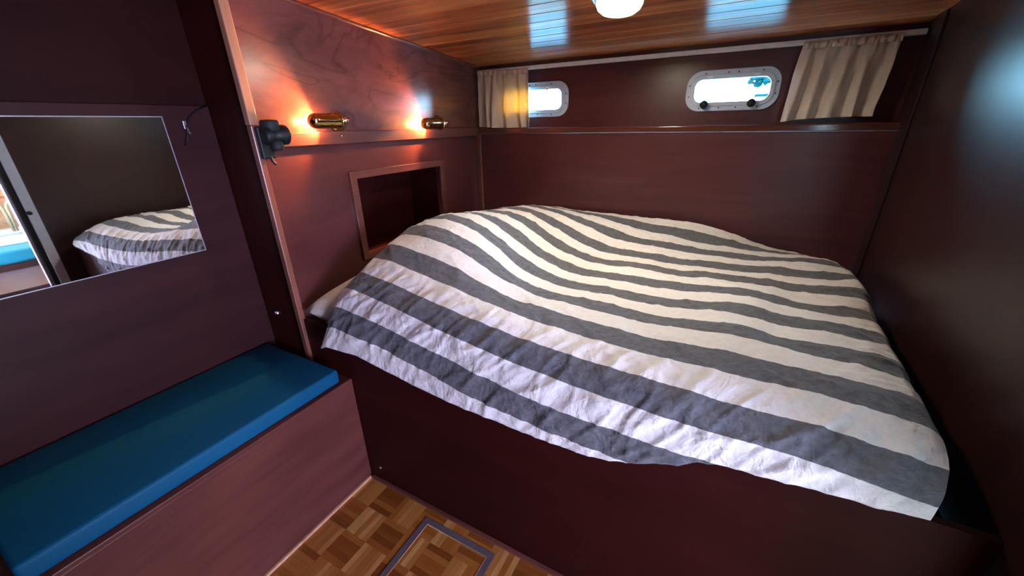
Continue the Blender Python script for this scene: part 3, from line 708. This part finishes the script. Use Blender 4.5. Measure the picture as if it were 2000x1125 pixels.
# ------------------------------------------------------------------ duvet
DG = [[757,660,788,726,824,790,888,827,963,839,1039,843,1114,850,1188,865,1260,885,1331,908,1403,930,1475,948,1548,962,1621,971,1695,974,1769,972,1843,965,1916,955,1989,941,2061,925,2132,908,2204,890],
[760,674,791,741,826,806,886,848,960,867,1035,875,1110,885,1182,905,1253,926,1324,946,1396,963,1469,976,1542,985,1616,989,1690,988,1764,983,1837,974,1910,964,1983,951,2056,937,2129,922,2201,907],
[762,687,793,754,828,820,885,867,956,894,1030,909,1103,926,1174,947,1245,966,1317,983,1389,995,1463,1003,1536,1007,1610,1006,1684,1001,1758,993,1831,984,1905,973,1978,961,2051,949,2125,937,2198,925],
[763,696,795,765,829,832,884,884,952,919,1025,941,1095,965,1165,987,1236,1004,1309,1017,1382,1025,1456,1029,1530,1027,1604,1022,1678,1014,1751,1004,1825,993,1898,983,1972,972,2046,962,2120,952,2194,941],
[763,700,794,770,829,839,881,895,946,938,1015,973,1084,999,1155,1021,1227,1038,1300,1048,1374,1052,1448,1051,1522,1045,1596,1037,1670,1026,1744,1015,1818,1004,1892,994,1966,985,2040,976,2115,966,2189,956],
[763,699,791,768,824,838,873,897,935,943,1002,984,1072,1019,1143,1045,1216,1063,1290,1072,1365,1074,1440,1069,1514,1061,1588,1050,1663,1038,1737,1027,1811,1017,1886,1008,1960,999,2034,989,2109,979,2183,968],
[764,694,789,765,819,835,866,895,925,942,992,987,1060,1025,1131,1054,1205,1075,1280,1087,1356,1088,1431,1082,1506,1072,1581,1060,1655,1048,1730,1039,1805,1032,1880,1023,1954,1013,2028,1002,2102,990,2176,978],
[766,688,789,760,816,831,859,891,917,939,983,983,1051,1022,1122,1055,1196,1079,1271,1091,1347,1092,1423,1088,1498,1078,1573,1067,1649,1058,1724,1052,1799,1046,1874,1038,1948,1026,2022,1013,2096,999,2170,985],
[769,681,790,753,813,825,854,886,911,934,976,976,1043,1015,1114,1050,1188,1073,1264,1086,1340,1087,1417,1086,1492,1076,1567,1068,1642,1063,1718,1058,1793,1052,1869,1047,1943,1034,2017,1019,2090,1004,2164,989],
[771,672,789,745,810,816,848,879,905,927,970,969,1038,1008,1109,1042,1183,1062,1259,1073,1334,1071,1410,1072,1486,1066,1561,1062,1637,1060,1712,1056,1787,1052,1863,1047,1937,1036,2011,1022,2085,1007,2158,991],
[771,661,787,734,807,807,843,871,898,919,964,961,1033,998,1106,1029,1179,1045,1255,1052,1329,1048,1404,1047,1481,1048,1556,1046,1632,1050,1707,1047,1782,1044,1857,1041,1931,1032,2005,1021,2079,1006,2153,992],
[770,651,785,724,805,797,838,863,892,912,959,953,1029,986,1101,1008,1176,1020,1251,1023,1324,1018,1399,1015,1475,1018,1550,1021,1626,1027,1700,1026,1775,1028,1851,1030,1926,1026,2000,1016,2075,1004,2148,990],
[768,641,784,715,803,788,834,854,886,907,953,943,1024,967,1097,982,1171,987,1245,987,1319,983,1394,982,1469,984,1545,990,1620,996,1695,1000,1770,1009,1846,1015,1921,1016,1996,1011,2070,1001,2144,988],
[766,632,782,705,801,779,831,847,881,900,949,933,1020,948,1094,957,1167,955,1240,950,1316,952,1391,952,1466,954,1542,960,1617,965,1692,974,1767,987,1842,998,1917,1004,1992,1004,2067,997,2141,986],
[764,622,779,696,798,770,829,839,878,893,948,924,1019,933,1093,936,1166,931,1239,924,1315,926,1390,926,1465,929,1540,934,1615,940,1690,947,1765,964,1840,979,1914,991,1990,999,2065,995,2139,986],
[763,613,776,687,796,762,827,831,877,885,947,914,1019,922,1092,920,1166,913,1240,909,1315,907,1390,907,1465,912,1540,916,1615,919,1689,924,1764,941,1838,958,1913,975,1988,989,2063,992,2137,987],
[764,605,777,679,793,754,826,823,877,877,948,904,1021,917,1094,912,1167,905,1242,900,1316,896,1391,897,1466,900,1541,903,1615,904,1690,907,1764,921,1838,938,1912,958,1986,976,2061,987,2136,986],
[766,599,777,673,792,748,825,817,877,871,948,897,1021,910,1095,909,1169,903,1243,896,1317,892,1392,893,1467,895,1542,898,1616,899,1691,901,1765,910,1839,925,1913,942,1986,963,2060,980,2135,984],
[769,594,779,668,791,742,825,812,877,866,949,894,1021,904,1095,906,1170,903,1244,897,1319,895,1394,894,1468,896,1543,900,1618,900,1692,899,1766,906,1840,919,1913,929,1986,951,2060,971,2134,983],
[771,589,780,664,791,738,823,807,876,862,947,889,1020,901,1095,903,1169,901,1244,898,1319,895,1393,895,1468,898,1544,904,1618,902,1692,898,1767,905,1841,917,1914,923,1987,943,2060,967,2133,983],
[773,586,781,660,792,735,821,804,874,861,945,886,1018,899,1092,900,1167,898,1241,895,1316,894,1391,896,1467,900,1542,904,1617,901,1691,897,1766,905,1841,916,1915,922,1988,939,2060,964,2132,983],
[774,583,782,658,793,733,819,802,871,859,942,884,1015,897,1088,897,1163,896,1238,895,1313,895,1388,896,1463,900,1539,901,1613,896,1688,894,1764,901,1839,913,1913,919,1987,932,2059,959,2130,983],
[777,581,784,656,792,731,818,801,869,858,939,885,1011,896,1085,898,1159,895,1234,898,1309,898,1385,899,1460,901,1535,900,1610,898,1685,894,1760,899,1836,908,1911,913,1984,923,2057,953,2128,979],
[779,580,784,655,790,729,816,799,867,857,937,887,1009,900,1083,905,1157,903,1232,905,1307,905,1382,905,1457,905,1533,905,1608,904,1683,899,1758,901,1833,907,1908,909,1982,919,2055,945,2127,968],
[781,580,785,655,790,729,814,799,865,856,935,889,1007,907,1081,912,1155,912,1230,913,1305,912,1380,911,1455,911,1531,912,1606,909,1680,902,1756,905,1831,910,1906,911,1980,916,2054,935,2127,953],
[783,581,787,656,793,731,813,800,862,856,932,889,1005,908,1080,918,1154,918,1230,920,1305,921,1379,917,1454,916,1529,914,1604,912,1678,904,1753,905,1829,911,1904,913,1978,912,2053,924,2128,935],
[785,582,788,657,792,731,813,802,861,857,930,889,1003,907,1077,917,1152,917,1227,916,1304,922,1379,920,1454,918,1529,915,1603,910,1678,907,1753,908,1828,910,1904,912,1978,909,2054,912,2129,916],
[787,582,788,657,791,731,812,803,861,858,931,892,1003,907,1077,914,1151,908,1226,908,1302,911,1378,910,1453,910,1529,911,1605,912,1680,911,1756,912,1831,913,1906,910,1982,908,2056,900,2132,899],
[789,580,789,655,791,730,812,802,863,857,933,891,1006,906,1080,908,1155,907,1230,908,1306,908,1382,904,1456,899,1533,905,1610,909,1685,907,1762,914,1838,918,1913,913,1989,907,2064,897,2139,888],
[790,577,789,652,790,727,811,798,866,851,938,884,1012,900,1087,903,1163,905,1240,906,1316,905,1391,898,1467,896,1543,904,1620,908,1695,907,1772,913,1849,919,1925,915,2000,906,2075,893,2149,877],
[790,572,789,647,789,721,811,791,872,839,946,873,1022,891,1099,896,1176,898,1253,898,1330,896,1406,890,1482,895,1559,902,1635,906,1711,906,1787,911,1864,915,1940,911,2015,899,2089,882,2162,862],
[790,568,789,642,789,717,813,785,880,826,960,860,1039,877,1117,882,1196,886,1273,885,1350,884,1427,885,1504,890,1581,898,1657,903,1732,907,1808,908,1884,909,1959,902,2032,884,2104,864,2177,844],
[790,563,789,638,789,713,817,782,892,818,977,843,1060,854,1141,855,1220,859,1297,858,1376,867,1452,870,1528,869,1605,880,1682,888,1758,897,1833,899,1907,895,1977,876,2048,856,2120,839,2192,823],
[790,559,789,634,789,709,818,776,899,800,985,803,1070,796,1153,780,1233,788,1312,796,1391,806,1468,813,1545,816,1622,821,1698,826,1773,832,1847,837,1920,837,1991,827,2062,817,2133,809,2205,803],
[790,554,789,629,789,703,819,767,904,775,990,758,1075,737,1158,718,1242,708,1324,709,1403,727,1480,739,1558,741,1635,744,1711,747,1785,751,1859,755,1931,760,2003,766,2074,771,2145,777,2215,783]]
DX0, DDX, DNX, DNV = -1.44, 0.06, len(DG), len(DG[0]) // 2
def cr(p0, p1, p2, p3, t):
    return .5 * ((2 * p1) + (p2 - p0) * t + (2 * p0 - 5 * p1 + 4 * p2 - p3) * t * t + (3 * p1 - p0 - 3 * p2 + p3) * t ** 3)
def gpt(i, k, c):
    i = min(max(i, 0), DNX - 1); k = min(max(k, 0), DNV - 1)
    return DG[i][2 * k + c] / 1000.0
def dsurf(x, v):
    i = min(max((x - DX0) / DDX, 0), DNX - 1.001); k = min(max(v + 1, 0), DNV - 1.001)
    i0, k0 = int(i), int(k); a, b_ = i - i0, k - k0
    out = []
    for c in (0, 1):
        r = [cr(*[gpt(ii, kk, c) for kk in (k0 - 1, k0, k0 + 1, k0 + 2)], b_) for ii in (i0 - 1, i0, i0 + 1, i0 + 2)]
        out.append(cr(*r, a))
    return Vector((x, out[0], out[1]))
def lerp_tab(xs, ys, x):
    if x <= xs[0]: return ys[0]
    for a, b_, c, d_ in zip(xs, xs[1:], ys, ys[1:]):
        if x <= b_: return c + (d_ - c) * (x - a) / (b_ - a)
    return ys[-1]
def smooth(a, b_, t):
    t = min(max((t - a) / (b_ - a), 0), 1); return t * t * (3 - 2 * t)
HEMX = [-1.26 + .04 * k for k in range(150)]
HEMV = [-0.94, -0.98, -0.96, -0.9, -0.82, -0.76, -0.8, -0.84, -0.88, -0.9, -0.88, -0.86, -0.84, -0.8, -0.74, -0.7, -0.64, -0.58, -0.5, -0.46, -0.44, -0.42, -0.4, -0.4, -0.38, -0.34, -0.3, -0.24, -0.14, 0.0, 0.2, 0.4, 0.64, 0.9, 1.02, 1.12, 1.16, 1.2, 1.24, 1.34, 1.44, 1.52, 1.6, 1.66, 1.7, 1.8]
def xl_(v): return lerp_tab([-1, 0, 1, 2, 3, 4, 5, 6, 8, 20], [-1.255, -1.24, -1.232, -1.222, -1.205, -1.200, -1.190, -1.195, -1.215, -1.22], v)
def xr_(v): return lerp_tab([-1, 1.6, 2, 3, 4, 6, 10, 12, 13, 16, 20], [.420, .424, .432, .460, .475, .480, .482, .490, .500, .480, .465], v)
def ridged(p):
    n = 1 - abs(noise.noise(p)) * 2.0
    return max(0, n) ** 3
def wrinkle(x, v):
    f = smooth(4.6, 3.0, v) * 1.0
    w = 0.0
    # slanted creases down the near side, sharp crests on a flat drape
    h = smooth(-1.0, 0.4, v) * .75 + .25
    w += f * h * 0.0075 * (ridged(Vector((x * 8 - v * 0.50, v * 0.42 + x * 1.0, 2.0))) - .3)
    w += f * h * 0.0055 * (ridged(Vector((x * 19 - v * 1.0, v * .55, 7.0))) - .3)
    w += f * h * 0.0022 * (ridged(Vector((x * 34 - v * 2.2, v * 1.1, 13.0))) - .3)
    # gentle crumple over the top
    t = 1 - f
    w += t * (0.0030 * noise.noise(Vector((x * 7, v * 0.9, 5.0))) + 0.0042 * (ridged(Vector((x * 7 + v * .5, v * .6, 11.0))) - .3))
    w += t * 0.0024 * (ridged(Vector((x * 19 - v * .4, v * 1.3, 21.0))) - .3)
    # tighter creases where the foot end is tucked against the wall
    r = smooth(0.20, 0.46, x) * smooth(3.5, 6, v)
    w += r * 0.007 * (ridged(Vector((x * 5.0 + v * .2, v * 2.1 - x * 3, 31.0))) - .3)
    return w
NX, NV_ = 250, 230
bm = bmesh.new(); uvl = bm.loops.layers.uv.new('UVMap'); uvs = {}
grid = []
for i in range(NX + 1):
    s = i / NX; col = []
    xa = -1.25 + (0.455 + 1.25) * s
    v0 = lerp_tab(HEMX, HEMV, xa)
    for k in range(NV_ + 1):
        t = k / NV_
        v = v0 + (19.9 - v0) * t
        xl, xr = xl_(v), xr_(v)
        x = xl + (xr - xl) * s
        p = dsurf(x, v)
        e = 0.004
        du = dsurf(x + e, v) - dsurf(x - e, v); dv = dsurf(x, v + .08) - dsurf(x, v - .08)
        n = du.cross(dv).normalized()
        if n.z < -0.3: n = -n
        w = wrinkle(x, v)
        edge = min(1, (1 - s) * 22, s * 30)
        p = p + n * w * (0.35 + 0.65 * min(1, edge))
        # rounded, slightly drooping side edges
        if s < .02: p.z -= 0.012 * (1 - s / .02) ** 2
        if s > .97: p.z -= 0.03 * ((s - .97) / .03) ** 2 * smooth(2.5, 5, v)
        p.x = min(p.x, RX - .014); p.y = min(p.y, 2.165)
        if p.z < .745: p.y = min(p.y, .822)
        vert = bm.verts.new(p); uvs[vert] = (x, v + 40.0 - 0.025); col.append(vert)
    # hem tucks under
    base = col[0].co.copy(); vv = uvs[col[0]][1]
    lip = []
    for dy, dz, dvv in ((.006, -.006, .06), (.016, -.004, .2), (.020, .010, .35)):
        q = bm.verts.new((base.x, min(base.y + dy, .829), base.z + dz)); uvs[q] = (uvs[col[0]][0], vv - dvv); lip.append(q)
    grid.append(lip[::-1] + col)
for a, b_ in zip(grid, grid[1:]):
    for k in range(len(a) - 1):
        f = bm.faces.new((a[k], b_[k], b_[k + 1], a[k + 1]))
        for lo in f.loops: lo[uvl].uv = uvs[lo.vert]
dv_o = finish('duvet', bm, M['duvet'], None, True, recalc=False)
tag(dv_o, 'rumpled duvet with white and grey stripes heaped over the berth', 'duvet')
